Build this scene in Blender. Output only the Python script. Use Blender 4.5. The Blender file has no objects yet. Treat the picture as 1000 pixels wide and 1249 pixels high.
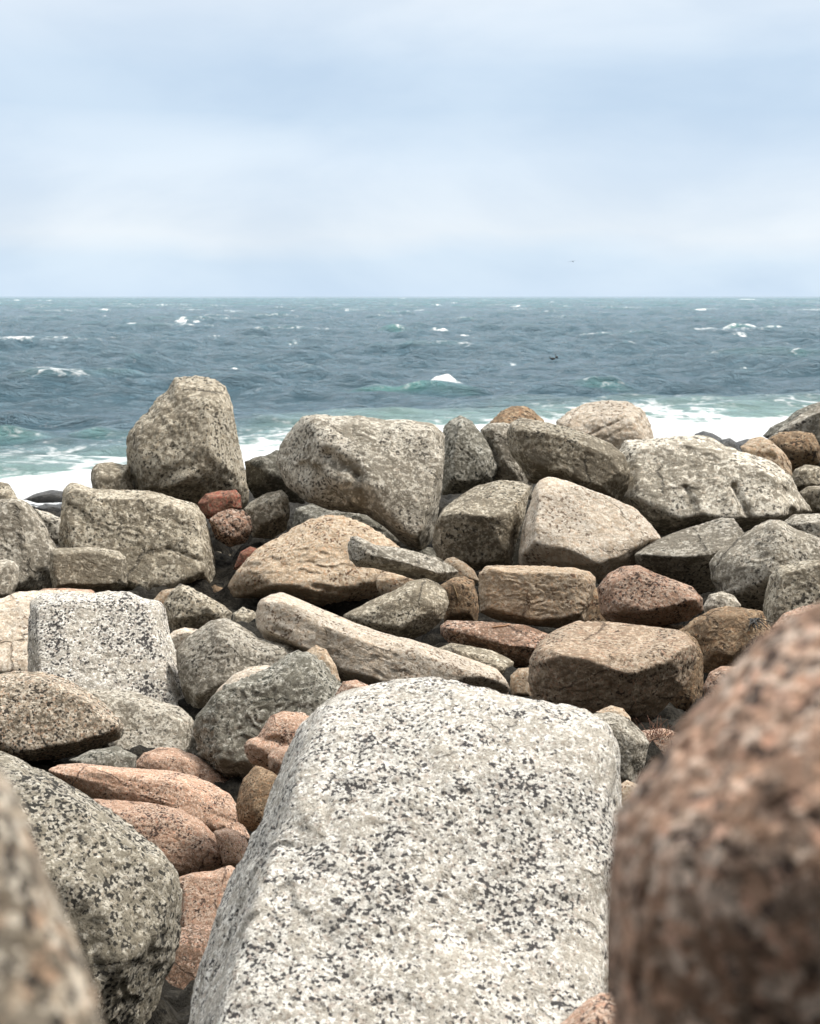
import bpy, bmesh, math, random
import numpy as np
from mathutils import Vector, Matrix

random.seed(7)
rng = np.random.default_rng(11)
scene = bpy.context.scene
COL = scene.collection
# ------------------------------------------------------------------ camera model
F = 1812.0                      # focal length, in pixels of a 1000 x 1249 picture
HZ = 361.0                      # horizon row
EYE = 3.6                       # eye above the sea (sea level z = 0)
PITCH = math.atan((624.5 - HZ) / F)
CP, SP = math.cos(PITCH), math.sin(PITCH)
CAM = np.array([0.0, 0.0, EYE])

def ray(x, y):
    """direction through a picture point, scaled to 1 m forward (world +y)"""
    cx, cy = (x - 500.0) / F, (624.5 - y) / F
    d = np.array([cx, CP + cy * SP, -SP + cy * CP])
    return d / d[1]

def at(x, y, d):
    return CAM + ray(x, y) * d

def sea_point(x, y):
    r = ray(x, y)
    return CAM + r * (EYE / -r[2])

def tag(o, label=None, cat=None, group=None, kind=None):
    if label: o['label'] = label
    if cat: o['category'] = cat
    if group: o['group'] = group
    if kind: o['kind'] = kind
    return o

def link_mesh(name, verts, faces, mat, loc=(0, 0, 0), parent=None, smooth=True):
    me = bpy.data.meshes.new(name)
    verts = np.asarray(verts, dtype=np.float32)
    faces = np.asarray(faces, dtype=np.int32)
    n, k = faces.shape
    me.vertices.add(len(verts)); me.vertices.foreach_set('co', verts.ravel())
    me.loops.add(n * k); me.loops.foreach_set('vertex_index', faces.ravel())
    me.polygons.add(n)
    me.polygons.foreach_set('loop_start', np.arange(0, n * k, k, dtype=np.int32))
    me.polygons.foreach_set('loop_total', np.full(n, k, dtype=np.int32))
    me.update(calc_edges=True)
    me.polygons.foreach_set('use_smooth', np.full(n, smooth, dtype=bool))
    me.materials.append(mat)
    o = bpy.data.objects.new(name, me)
    o.location = loc
    COL.objects.link(o)
    if parent: o.parent = parent
    return o

# ------------------------------------------------------------------ numpy noise
_perm = np.random.default_rng(3).permutation(512).astype(np.int64)
_grad = np.random.default_rng(5).normal(size=(512, 3)); _grad /= np.linalg.norm(_grad, axis=1)[:, None]

_perm = np.concatenate([_perm, _perm]).astype(np.int32); _grad = _grad.astype(np.float32)
_gx, _gy, _gz = (np.ascontiguousarray(_grad[:, k]) for k in range(3))

def perlin(P):
    P = np.asarray(P); I = np.floor(P); f = (P - I).astype(np.float32); I = I.astype(np.int32) & 511
    u = f * f * f * (f * (f * 6 - 15) + 10)
    fx, fy, fz = f[:, 0].copy(), f[:, 1].copy(), f[:, 2].copy(); ux, uy, uz = u[:, 0].copy(), u[:, 1].copy(), u[:, 2].copy()
    X0, Y0, Z0 = I[:, 0].copy(), I[:, 1].copy(), I[:, 2].copy()
    cx = []
    for dx in (0, 1):
        A = _perm[X0 + dx] + Y0; cy = []
        for dy in (0, 1):
            B = _perm[(A + dy) & 511] + Z0; cz = []
            for dz in (0, 1):
                h = _perm[(B + dz) & 511]
                cz.append(_gx[h] * (fx - dx) + _gy[h] * (fy - dy) + _gz[h] * (fz - dz))
            cy.append(cz[0] + uz * (cz[1] - cz[0]))
        cx.append(cy[0] + uy * (cy[1] - cy[0]))
    return (cx[0] + ux * (cx[1] - cx[0])) * 1.6

def fbm(P, octaves=4, gain=0.5):
    s, a = 0, 1.0
    for i in range(octaves):
        s = s + a * perlin(P + 17.3 * i); P = P * 2.03; a *= gain
    return s

def sstep(a, b, x):
    t = np.clip((x - a) / (b - a), 0, 1); return t * t * (3 - 2 * t)

def gauss_ring(r, sig):
    n = len(r); k = np.arange(-int(4 * sig) - 1, int(4 * sig) + 2); w = np.exp(-k * k / (2 * sig * sig)); w /= w.sum()
    return sum(wi * np.roll(r, ki) for wi, ki in zip(w, k))

_ico = {}
def ico(n):
    if n not in _ico:
        bm = bmesh.new(); bmesh.ops.create_icosphere(bm, subdivisions=n, radius=1.0)
        V = np.array([v.co[:] for v in bm.verts]); T = np.array([[v.index for v in f.verts] for f in bm.faces], dtype=np.int32)
        bm.free(); _ico[n] = (V / np.linalg.norm(V, axis=1)[:, None], T)
    return _ico[n]

def hull_planes(pts):
    bm = bmesh.new()
    for p in pts: bm.verts.new(p)
    res = bmesh.ops.convex_hull(bm, input=bm.verts[:])
    bm.normal_update()
    out = []
    for f in sorted(bm.faces, key=lambda f: -f.calc_area()):
        n = np.array(f.normal[:]); d = float(n @ np.array(f.verts[0].co[:]))
        if d < 0: n, d = -n, -d
        if d < 0.05: continue
        if any((n @ m) > 0.965 for m, _ in out): continue
        out.append((n, d))
    bm.free()
    # the support plane of each merged direction
    P = np.array(pts)
    return [(n, max(d, 0.985 * float((P @ n).max()))) for n, d in out]

# ------------------------------------------------------------------ materials
def new_mat(name):
    m = bpy.data.materials.new(name); m.use_nodes = True
    nt = m.node_tree; nt.nodes.clear()
    return m, nt

class NT:
    def __init__(s, nt): s.nt = nt
    def n(s, t, **k):
        o = s.nt.nodes.new(t)
        for a, v in k.items():
            if a.startswith('i_'):
                key = a[2:]; key = int(key) if key.isdigit() else key
                o.inputs[key].default_value = v
            else: setattr(o, a, v)
        return o
    def l(s, a, b): s.nt.links.new(a, b)
    def math(s, op, a, b=None, c=None, clamp=False):
        o = s.n('ShaderNodeMath', operation=op, use_clamp=clamp)
        for i, v in enumerate((a, b, c)):
            if v is None: continue
            if isinstance(v, (int, float)): o.inputs[i].default_value = v
            else: s.l(v, o.inputs[i])
        return o.outputs[0]
    def noise(s, vec, scale, detail=3.0, rough=0.55, dist=0.0):
        o = s.n('ShaderNodeTexNoise'); o.inputs['Scale'].default_value = scale; o.inputs['Detail'].default_value = detail
        o.inputs['Roughness'].default_value = rough; o.inputs['Distortion'].default_value = dist
        s.l(vec, o.inputs['Vector']); return o
    def ss(s, x, a, b):
        o = s.n('ShaderNodeMapRange', interpolation_type='SMOOTHSTEP')
        o.inputs['From Min'].default_value = a; o.inputs['From Max'].default_value = b
        s.l(x, o.inputs['Value']); return o.outputs[0]
    def mix(s, f, a, b, mode='MIX'):
        o = s.n('ShaderNodeMix', data_type='RGBA', blend_type=mode)
        for i, v in ((0, f), (6, a), (7, b)):
            if isinstance(v, (int, float)): o.inputs[i].default_value = v
            elif isinstance(v, tuple): o.inputs[i].default_value = (*v[:3], 1)
            else: s.l(v, o.inputs[i])
        return o.outputs[2]

KINDS = {   # base, light mineral, dark mineral, odd mineral, stain/lichen colour, shares of each, strength of the mottling
 'white': dict(b=(.57,.53,.47), l=(.82,.785,.72), k=(.060,.056,.056), o=(.46,.38,.32), s=(.27,.235,.185), kd=.155, li=.62, od=.12, st=.47, mo=.70),
 'grey':  dict(b=(.44,.385,.295), l=(.62,.56,.455), k=(.085,.075,.06), o=(.40,.32,.23), s=(.125,.103,.072), kd=.03, li=.50, od=.08, st=.515, mo=.80),
 'ash':   dict(b=(.49,.44,.36), l=(.69,.64,.55), k=(.10,.09,.075), o=(.46,.38,.30), s=(.155,.133,.10), kd=.03, li=.52, od=.06, st=.50, mo=.80),
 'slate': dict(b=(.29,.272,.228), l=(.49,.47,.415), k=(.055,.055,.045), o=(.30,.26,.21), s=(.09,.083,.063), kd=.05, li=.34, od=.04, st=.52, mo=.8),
 'tan':   dict(b=(.47,.355,.245), l=(.60,.50,.385), k=(.16,.10,.065), o=(.50,.31,.19), s=(.27,.185,.115), kd=.02, li=.46, od=.10, st=.43, mo=.6),
 'pale':  dict(b=(.54,.455,.36), l=(.68,.61,.52), k=(.20,.15,.11), o=(.54,.40,.29), s=(.33,.255,.18), kd=.04, li=.46, od=.10, st=.44, mo=.65),
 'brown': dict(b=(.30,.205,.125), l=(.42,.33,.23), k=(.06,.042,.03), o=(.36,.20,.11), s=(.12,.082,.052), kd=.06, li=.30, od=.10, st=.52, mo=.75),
 'pink':  dict(b=(.47,.305,.215), l=(.62,.475,.375), k=(.085,.055,.045), o=(.52,.27,.18), s=(.27,.16,.105), kd=.09, li=.45, od=.10, st=.44, mo=.6),
 'red':   dict(b=(.27,.13,.085), l=(.38,.25,.18), k=(.06,.035,.03), o=(.30,.07,.05), s=(.12,.07,.05), kd=.06, li=.22, od=.25, st=.48, mo=.75),
 'rose':  dict(b=(.40,.25,.175), l=(.60,.475,.385), k=(.06,.042,.034), o=(.50,.29,.205), s=(.13,.08,.052), kd=.14, li=.42, od=.13, st=.50, mo=.8),
 'warm':  dict(b=(.46,.415,.335), l=(.68,.63,.535), k=(.045,.042,.037), o=(.42,.35,.27), s=(.19,.165,.12), kd=.19, li=.48, od=.08, st=.51, mo=.8),
 'rosy':  dict(b=(.44,.33,.235), l=(.59,.485,.375), k=(.10,.07,.05), o=(.46,.28,.19), s=(.19,.13,.085), kd=.05, li=.40, od=.12, st=.48, mo=.7),
 'motley': dict(b=(.42,.34,.255), l=(.70,.62,.51), k=(.05,.042,.035), o=(.50,.32,.21), s=(.13,.105,.075), kd=.16, li=.46, od=.14, st=.5, mo=.85),
 'wet':   dict(b=(.035,.033,.03), l=(.07,.066,.06), k=(.012,.012,.012), o=(.05,.04,.03), s=(.016,.016,.016), kd=.1, li=.2, od=.05, st=.5, mo=.7),
}

for _k in ('white', 'warm', 'pink', 'rose', 'motley', 'ash'): KINDS[_k]['pp'] = .8 if _k != 'ash' else .25

def granite(kind, g, seed, tone=1.0, bump=1.0, rub=1.0, st=None):
    """speckled, weathered stone; g = mineral grain in metres"""
    K = dict(KINDS[kind])
    if st: K['st'] = st
    r = random.Random(seed)
    m, nt = new_mat('granite'); N = NT(nt)
    tc = N.n('ShaderNodeTexCoord')
    mp = N.n('ShaderNodeMapping'); mp.inputs['Location'].default_value = (r.uniform(-50, 50), r.uniform(-50, 50), r.uniform(-50, 50))
    mp.inputs['Rotation'].default_value = (r.uniform(0, 6), r.uniform(0, 6), r.uniform(0, 6))
    N.l(tc.outputs['Object'], mp.inputs[0]); P = mp.outputs[0]
    # warp so that the crystals have ragged outlines
    wn = N.noise(P, .9 / g, 3, .65)
    sub = N.n('ShaderNodeVectorMath', operation='SUBTRACT'); N.l(wn.outputs['Color'], sub.inputs[0]); sub.inputs[1].default_value = (.5, .5, .5)
    sc = N.n('ShaderNodeVectorMath', operation='SCALE'); N.l(sub.outputs[0], sc.inputs[0]); sc.inputs['Scale'].default_value = g * (1.3 if kind in ('white', 'warm') else 2.0)
    ad = N.n('ShaderNodeVectorMath', operation='ADD'); N.l(P, ad.inputs[0]); N.l(sc.outputs[0], ad.inputs[1]); W = ad.outputs[0]
    vo = N.n('ShaderNodeTexVoronoi'); vo.inputs['Scale'].default_value = .9 / g; N.l(W, vo.inputs['Vector'])
    sep = N.n('ShaderNodeSeparateColor'); N.l(vo.outputs['Color'], sep.inputs[0])
    big = N.noise(P, .035 / g, 5, .60, .6)       # weathering over hands' breadths
    mid = N.noise(P, .13 / g, 5, .66, .4)        # mottling
    fine = N.noise(P, .45 / g, 6, .74)           # minerals
    clus = N.math('MULTIPLY_ADD', big.outputs[0], 1.5, N.math('MULTIPLY_ADD', mid.outputs[0], 1.3, -1.4))
    kv = N.math('ADD', sep.outputs[0], clus)
    col = N.mix(N.ss(N.math('MULTIPLY_ADD', sep.outputs[1], .5, N.math('MULTIPLY', fine.outputs[0], .9)), 1.0 - K['li'] * .6 - .14, 1.0 - K['li'] * .6 + .10), K['b'], K['l'])
    col = N.mix(N.math('MULTIPLY', N.ss(sep.outputs[2], 1 - K['od'] - .05, 1 - K['od'] + .04), .75), col, K['o'])
    if kind in ('white', 'warm'):                # grey quartz between the feldspar
        col = N.mix(N.math('MULTIPLY', N.ss(kv, K['kd'] + .19, K['kd'] + .08), .52), col, (.27, .25, .22))
    stv = N.math('MULTIPLY_ADD', fine.outputs[0], 1.05, N.math('MULTIPLY_ADD', mid.outputs[0], .55, N.math('MULTIPLY', big.outputs[0], .6)))
    t0 = 1.157 - (K['st'] - .45) * 1.1
    stf = N.ss(stv, t0 - .05, t0 + .055)
    col = N.mix(N.math('MULTIPLY', stf, K['mo']), col, K['s'])
    col = N.mix(N.math('MULTIPLY', N.ss(kv, K['kd'] + .02, K['kd'] - .04), .96), col, K['k'])
    if K.get('pp'):                              # fine pepper between the crystals
        pep = N.noise(P, 1.25 / g, 2, .5)
        col = N.mix(N.math('MULTIPLY', N.ss(pep.outputs[0], .60, .665), K['pp']), col, K['k'])
    # thin joints and hair cracks that come and go
    cw = N.n('ShaderNodeVectorMath', operation='SCALE'); N.l(mid.outputs['Color'], cw.inputs[0]); cw.inputs['Scale'].default_value = g * 9
    ca = N.n('ShaderNodeVectorMath', operation='ADD'); N.l(P, ca.inputs[0]); N.l(cw.outputs[0], ca.inputs[1])
    cv = N.n('ShaderNodeTexVoronoi', feature='DISTANCE_TO_EDGE'); cv.inputs['Scale'].default_value = .021 / g; N.l(ca.outputs[0], cv.inputs['Vector'])
    crack = N.math('MULTIPLY', N.ss(cv.outputs['Distance'], .016, .003), N.ss(big.outputs[0], .52, .60))
    col = N.mix(N.math('MULTIPLY', crack, .7 if kind != 'white' else .3), col, K['k'])
    hs = N.n('ShaderNodeHueSaturation'); N.l(col, hs.inputs['Color'])
    wv = N.math('MULTIPLY_ADD', N.ss(big.outputs[0], .33, .67), .36, .91)
    N.l(N.math('MULTIPLY', wv, tone), hs.inputs['Value']); hs.inputs['Saturation'].default_value = 1.0
    pb = N.n('ShaderNodeBsdfPrincipled'); N.l(hs.outputs[0], pb.inputs['Base Color'])
    wet = kind == 'wet'
    pb.inputs['Roughness'].default_value = .3 if wet else .9
    pb.inputs['Specular IOR Level'].default_value = .5 if wet else .2
    h = N.math('MULTIPLY_ADD', crack, -1.6, N.math('MULTIPLY_ADD', sep.outputs[1], .2, N.math('MULTIPLY_ADD', fine.outputs[0], 1.3, N.math('MULTIPLY', mid.outputs[0], 1.7 * rub))))
    bp = N.n('ShaderNodeBump'); bp.inputs['Strength'].default_value = .9 * bump; bp.inputs['Distance'].default_value = g * 1.1
    N.l(h, bp.inputs['Height']); N.l(bp.outputs[0], pb.inputs['Normal'])
    out = N.n('ShaderNodeOutputMaterial'); N.l(pb.outputs[0], out.inputs[0])
    return m

# ------------------------------------------------------------------ rocks
# every rock is a closed body: outline seen from the path, nearer corner points (x, y, how far they stand
# forward, in half-sizes), a back of its own, its own distance; then worn, chipped and pitted.
_seed = [100]
def rock(name, label, group, d, kind, outline, ridge=None, depth=.8, p=18, chips=5, rough=.62, ledge=.6, g=2.45, lod=None,
         cuts=(), tone=1.0, cat='rock', undercut=.12, lean=-.45, tilt=.25, seed=None, bump=1.0, st=None):
    _seed[0] += 1; sd = seed or _seed[0]; R = np.random.default_rng(sd)
    O = np.array([q[:2] for q in outline], float)
    lo, hi = O.min(0), O.max(0); c = (lo + hi) / 2
    # polygon centroid is a better star centre
    x, y = O[:, 0], O[:, 1]; x2, y2 = np.roll(x, -1), np.roll(y, -1); cr = x * y2 - x2 * y; A = cr.sum() / 2
    c = np.array([((x + x2) * cr).sum() / (6 * A), ((y + y2) * cr).sum() / (6 * A)])
    rc = ray(*c); dist = np.linalg.norm(rc) * d; Wd = -rc / np.linalg.norm(rc)       # Wd: towards the eye
    U = np.cross(np.array([0, 0, 1.0]), Wd); U /= np.linalg.norm(U); V = np.cross(Wd, U)
    def scr(q):
        r = ray(q[0], q[1]); t = dist / -(r @ Wd); pnt = r * t + Wd * dist
        return np.array([pnt @ U, pnt @ V])
    S = np.array([scr(q) for q in O])
    # principal axes of the outline
    Cv = np.cov(np.concatenate([S + (np.roll(S, -1, 0) - S) * t for t in np.linspace(0, 1, 12, endpoint=False)]).T)
    ev, E = np.linalg.eigh(Cv); E = E[:, ::-1]
    if np.linalg.det(E) < 0: E[:, 1] *= -1
    S = S @ E; h = np.abs(S).max(0); a = math.sqrt(h[0] * h[1]); hz = a * depth
    hn = np.array([h[0], h[1], hz])
    pts = []
    ym = c[1]; yh = (hi[1] - lo[1]) / 2
    for q, s in zip(outline, S):
        if len(q) > 2: w = q[2] / depth
        else:
            v = (ym - q[1]) / yh
            w = lean * v if v > 0 else undercut * v          # the top leans away, the foot tucks in
        pts.append([s[0] / h[0], s[1] / h[1], w])
    if ridge is None:
        for q, s in zip(outline, S):
            k = R.uniform(.5, .8)
            pts.append([s[0] / h[0] * k, s[1] / h[1] * k + .02, R.uniform(.55, .95) - tilt * (ym - q[1]) / yh * k])
    else:
        for q in ridge:
            s = scr(q) @ E; pts.append([s[0] / h[0], s[1] / h[1], (q[2] - tilt * (ym - q[1]) / yh) / depth])
    for s in S[::2]:
        k = R.uniform(.55, .85); pts.append([s[0] / h[0] * k, s[1] / h[1] * k, -R.uniform(.75, 1.05)])
    pts = np.array(pts)
    planes = hull_planes(pts)
    for _ in range(chips):
        n = R.normal(size=3); n /= np.linalg.norm(n)
        planes.append((n, float((pts @ n).max()) * R.uniform(.86, .965)))
    spx = (hi - lo).max() * .82
    if lod is None: lod = 7 if spx > 330 else 6 if spx > 70 else 5
    D, T = ico(lod)
    off = R.uniform(-40, 40, 3)
    # wavy edges: look up the facets with slightly wandering directions
    wob = np.stack([fbm(D * 2.2 + off + 31 * k, 3) for k in range(3)], 1) * .03 * rough
    Dw = D + wob; Dw /= np.linalg.norm(Dw, axis=1)[:, None]
    acc = np.zeros(len(D)); p = p * (3.8 if p > 19 else 1.9 if p > 13 else 1.2)
    for n, dd in planes:
        acc += np.clip(Dw @ n / dd, 0, None) ** p
    X = D * (acc ** (-1.0 / p))[:, None]
    X = X * hn                                              # metres, in (axis1, axis2, eye) axes
    nr = X / np.linalg.norm(X, axis=1)[:, None]
    X += nr * (fbm(X * (1.1 / a) + off, 2) * .024 * a * rough)[:, None]
    if ledge:
        t = fbm(X * (1.5 / a) * np.array([1, 1.5, 1]) + off * 1.7, 3) * 2.2; fl = np.floor(t); fr = t - fl
        X += nr * ((fl + sstep(.42, .58, fr) - t) * .036 * a * ledge)[:, None]
    # fit the outline
    pr = X[:, :2] * (dist / (dist - X[:, 2]))[:, None] / h
    th = np.arctan2(pr[:, 1], pr[:, 0]); rr = np.hypot(pr[:, 0], pr[:, 1])
    nb = 240; bi = ((th + np.pi) / (2 * np.pi) * nb).astype(int) % nb
    Rh = np.zeros(nb); np.maximum.at(Rh, bi, rr)
    Rh[Rh == 0] = Rh[Rh > 0].mean()
    kk = 3 if lod < 6 else 1
    Rh = np.max([np.roll(Rh, j) for j in range(-kk, kk + 1)], 0); Rh = gauss_ring(Rh, 1.6)
    ang = (np.arange(nb) + .5) / nb * 2 * np.pi - np.pi
    Sn = S / h; S2 = np.roll(Sn, -1, 0)
    Rt = np.zeros(nb)
    for p1, p2 in zip(Sn, S2):
        e = p2 - p1
        for i, t in enumerate(ang):
            dx, dy = math.cos(t), math.sin(t)
            den = dx * e[1] - dy * e[0]
            if abs(den) < 1e-9: continue
            q = (p1[0] * e[1] - p1[1] * e[0]) / den; s = (p1[0] * dy - p1[1] * dx) / den
            if q > 0 and -1e-6 <= s <= 1 + 1e-6: Rt[i] = max(Rt[i], q)
    Rt[Rt == 0] = Rt[Rt > 0].mean()
    Rt = gauss_ring(Rt, 1.0)
    ratio = Rt / Rh
    fb = (th + np.pi) / (2 * np.pi) * nb - .5; i0 = np.floor(fb).astype(int); fr = fb - i0
    X[:, :2] *= (ratio[i0 % nb] * (1 - fr) + ratio[(i0 + 1) % nb] * fr)[:, None]
    # grooves, ledges and drill marks that this rock really has: (x1, y1, x2, y2, width px, depth px[, one-sided])
    px = dist / F
    for q in cuts:
        A1, A2 = scr(q[:2]) @ E, scr(q[2:4]) @ E
        uv = X[:, :2] * (dist / (dist - X[:, 2]))[:, None]
        uv = uv + np.stack([fbm(X * (2.2 / a) + off + 9, 2), fbm(X * (2.2 / a) + off + 19, 2)], 1) * q[4] * px * .5
        e = A2 - A1; L = max(np.hypot(*e), 1e-6); tt = np.clip(((uv - A1) @ e) / L ** 2, 0, 1)
        dv = uv - (A1 + tt[:, None] * e); ds = np.hypot(dv[:, 0], dv[:, 1])
        fall = np.exp(-(ds / (q[4] * px)) ** 2) if len(q) < 7 else None
        if fall is None:                                    # a step: one side of the line stands back
            side = (e[0] * dv[:, 1] - e[1] * dv[:, 0]) / L * q[6]
            fall = sstep(0, q[4] * px * .35, side) * np.exp(-(ds / (q[4] * px * 2.2)) ** 2)
        X[:, 2] -= fall * q[5] * px * sstep(0., .3 * hz, X[:, 2])
    # wear: pits, roughness
    nr = X / np.linalg.norm(X, axis=1)[:, None]
    X += nr * ((fbm(X * (3.2 / a) + off, 5, .55)) * .016 * a * rough)[:, None]
    pit = fbm(X * (9 / a) + off * .3, 3); X -= nr * (sstep(.15, .6, pit) * .012 * a * rough)[:, None]
    Wm = np.stack([U * E[0, 0] + V * E[1, 0], U * E[0, 1] + V * E[1, 1], Wd])
    verts = X @ Wm
    mat = granite(kind, g * px, sd, tone=tone, bump=bump, st=st)
    o = link_mesh(name, verts, T, mat, loc=tuple(CAM + rc * d))
    return tag(o, label, cat, group)

GR = 'boulders along the crest of the rock pile'
GM = 'rocks lying in the middle of the pile'
GP = 'rounded pink rocks in the hollow'
GF = 'foreground rocks by the path'
GW = 'wet rocks at the edge of the surf'

# ROCKS_BEGIN
def B(*a, **k): return rock('boulder', *a, cat='boulder', **k)
def S(*a, **k): return rock('rock', *a, **k)

# crest, left to right
B('tallest boulder of the crest, an upright grey block standing alone against the sea', GR, 10.7, 'grey',
  [(204,476),(211,461),(226,459),(240,457),(262,462),(276,472),(283,487),(287,515),(293,545),(300,575),(305,604,-.1),(300,625,-.2),(200,632,-.1),(160,610,-.1),(156,585),(153,543),(155,530),(165,515),(183,498),(190,486)],
  [(216,478,.3),(250,493,.62),(268,492,.5),(185,520,.4),(170,560,.5),(180,596,.6),(235,577,.8),(258,556,.8),(274,566,.6),(279,525,.4)], p=26, ledge=.7, st=.49, tone=1.05, rough=.6,
  cuts=[(168,598,250,560,9,5)])
S('small dark-streaked rock wedged at the left foot of the tallest boulder', GR, 10.5, 'grey',
  [(112,570),(118,565),(135,563),(158,566),(164,600),(160,645),(118,645),(110,582)])
B('broad beige-grey boulder with a long sagging top edge below the tall upright boulder', GR, 9.2, 'grey',
  [(76,597),(84,589),(95,588),(112,595),(140,597),(185,598),(215,607),(238,614),(249,625),(255,645),(263,680),(266,700),(255,722),(225,732),(180,734),(120,728),(74,708),(71,660),(74,620)],
  [(84,604,.42),(130,606,.5),(215,617,.5),(244,637,.4),(252,695,.45),(190,722,.55),(100,705,.55),(85,655,.52)], p=26, tone=1.18, depth=.7,
  cuts=[(180,678,205,669,2.5,2.5),(205,669,258,690,2.5,3.5),(215,640,240,655,8,3)])
B('grey speckled boulder cut by the left edge of the picture above the little block', GR, 8.9, 'ash',
  [(-45,615),(-5,609),(18,607),(32,611),(45,624),(55,640),(62,655),(72,667),(77,674),(70,702),(60,724),(0,732),(-45,726)],
  [(10,618,.4),(30,625,.45),(45,660,.5),(60,685,.4),(20,715,.55),(-30,700,.5),(-30,640,.45)], p=20, tone=.92)
S('small rock peeping out at the left edge above the speckled boulder', GR, 10.4, 'grey',
  [(-28,597),(0,587),(10,589),(17,598),(26,618),(22,655),(-26,655)])
S('pale grey stone half hidden behind the boulders beside the black wet rocks', GR, 11.6, 'ash',
  [(42,620),(60,625),(75,632),(82,648),(76,668),(58,660),(45,640)], lod=5)
S('red stained stone in the gap under the tall upright boulder', GR, 9.9, 'red',
  [(241,613),(250,602),(270,598),(288,597),(294,605),(295,620),(280,634),(255,634),(243,628)], p=22, tone=1.15)
S('brownish pink stone with a crack, below the red stained stone', GR, 9.4, 'rose',
  [(254,634),(265,625),(280,620),(297,622),(307,632),(308,648),(300,662),(280,668),(262,657)],
  [(262,637,.4),(285,638,.6),(300,640,.4),(285,657,.6),(270,650,.5)], undercut=.5, cuts=[(272,632,290,648,1.6,1.6),(290,648,300,640,1.6,1.5)])
S('grey stone with flat lit top between the brownish pink stone and the faceted boulder', GR, 9.7, 'grey',
  [(295,622),(305,612),(325,601),(345,597),(352,605),(354,625),(350,647),(330,658),(308,656),(298,637)],
  [(305,620,.4),(340,608,.5),(346,630,.5),(318,640,.5)], undercut=.4)
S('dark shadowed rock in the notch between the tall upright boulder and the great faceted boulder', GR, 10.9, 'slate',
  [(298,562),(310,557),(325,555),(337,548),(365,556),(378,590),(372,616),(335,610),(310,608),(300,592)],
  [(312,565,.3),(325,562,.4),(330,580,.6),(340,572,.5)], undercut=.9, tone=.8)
S('sliver of dark reddish stone deep in the gap left of the tan dome boulder', GM, 9.0, 'red', [(284,694),(293,673),(305,666),(318,670),(312,690),(300,702)], lod=5)
B('great faceted grey boulder in the middle of the crest with a diagonal ledge', GR, 9.6, 'ash',
  [(336,562,-.45),(340,545,-.5),(350,528,-.55),(368,508,-.55),(385,504,-.45),(410,507),(440,506),(470,511),(500,510),(530,517),(543,530),(544,560),(540,590),(535,630),(528,660),(515,674),(495,668),(470,645),(445,628),(430,627),(400,622),(370,612,-.2),(348,592,-.4)],
  [(383,514,.45),(393,548,.62),(432,572,.85),(520,527,.5),(534,560,.5),(525,620,.6),(505,655,.55),(470,625,.66),(443,618,.52),(378,598,.36)], p=30, tone=1.08, depth=.75,
  cuts=[(392,572,448,620,17,15,-1),(402,560,434,578,10,13),(436,582,447,612,6,8),(365,525,350,580,6,2)], tilt=.35)
B('triangular grey boulder with its point up, right of the great faceted boulder', GR, 10.3, 'slate',
  [(541,520),(550,512),(562,506),(575,513),(590,532),(600,550),(608,570),(602,588),(580,600),(555,604),(538,604),(534,560)],
  [(562,518,.35),(556,535,.5),(590,560,.45),(585,585,.5),(552,590,.55)], p=22, tone=1.2)
S('narrow grey slab standing between the triangular boulder and the overhanging brown boulder', GR, 10.4, 'ash',
  [(585,523),(595,516),(615,515),(635,520),(650,560),(650,610),(610,612),(590,580),(590,545)],
  [(597,522,.4),(620,535,.5),(612,560,.6),(628,580,.5)], tone=.85)
S('small brown peaked rock on the skyline behind the overhanging brown boulder', GR, 11.0, 'brown',
  [(597,515),(610,502),(625,495),(640,495),(650,500),(664,513),(668,560),(650,592),(610,590),(595,550)], tone=1.3)
B('overhanging brown-grey boulder with a pale top rim, high on the crest', GR, 9.7, 'grey',
  [(617,530),(622,515),(635,509),(655,512),(690,520),(720,530),(745,540),(762,555),(769,575),(767,597),(757,614),(735,612),(700,600),(675,588),(655,592),(645,588),(632,567),(620,550)],
  [(630,524,.35),(660,527,.55),(690,536,.5),(742,556,.45),(752,575,.5),(735,595,.62),(690,575,.66),(650,565,.62),(635,545,.5)], p=20, undercut=.5, tone=.9, depth=.7, tilt=0)
B('pale tan boulder with dark slanting seams on the skyline', GR, 11.0, 'pale',
  [(677,514),(695,500),(715,491),(740,488),(765,489),(785,500),(793,515),(798,535),(790,590),(740,600),(695,580),(680,530)],
  p=14, cuts=[(715,532,770,506,1.1,2.4),(735,536,782,512,1.0,1.8)], tone=.95)
B('wide pale speckled boulder with two drill grooves, right end of the crest', GR, 9.85, 'ash',
  [(755,545),(762,536),(800,534),(850,530),(870,533),(885,543),(905,550),(940,562),(965,580),(975,600),(986,615),(992,624),(960,636),(930,645),(890,652),(850,650),(820,662),(800,657),(770,640),(748,608),(745,578),(750,555)],
  [(770,548,.35),(850,545,.3),(900,565,.4),(950,590,.35),(965,612,.3),(945,628,.5),(890,632,.62),(840,628,.62),(800,625,.6),(780,595,.5)], p=24, g=2.9, depth=.62, tone=1.2, undercut=.7, bump=.7,
  cuts=[(836,594,850,624,2.4,6),(895,594,914,630,3,10),(955,596,965,622,4,8),(800,540,840,548,6,4)])
S('tan rounded rock with a dark pit leaning on the right shoulder of the drilled boulder', GR, 10.3, 'tan',
  [(902,545),(915,535),(928,532),(940,537),(955,550),(965,565),(967,580),(950,596),(920,580)], cuts=[(941,555,944,556,4,7)])
B('smooth brown rounded boulder at the right edge in front of the dark-faced boulder', GR, 11.6, 'brown',
  [(934,537),(950,527),(975,525),(992,528),(1001,545),(1000,565),(988,580),(960,582),(938,562)],
  [(945,533,.4),(985,536,.5),(990,550,.55),(965,552,.7),(950,545,.6),(965,570,.3)], p=9, undercut=.9, ledge=.3, tone=1.25)
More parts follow.
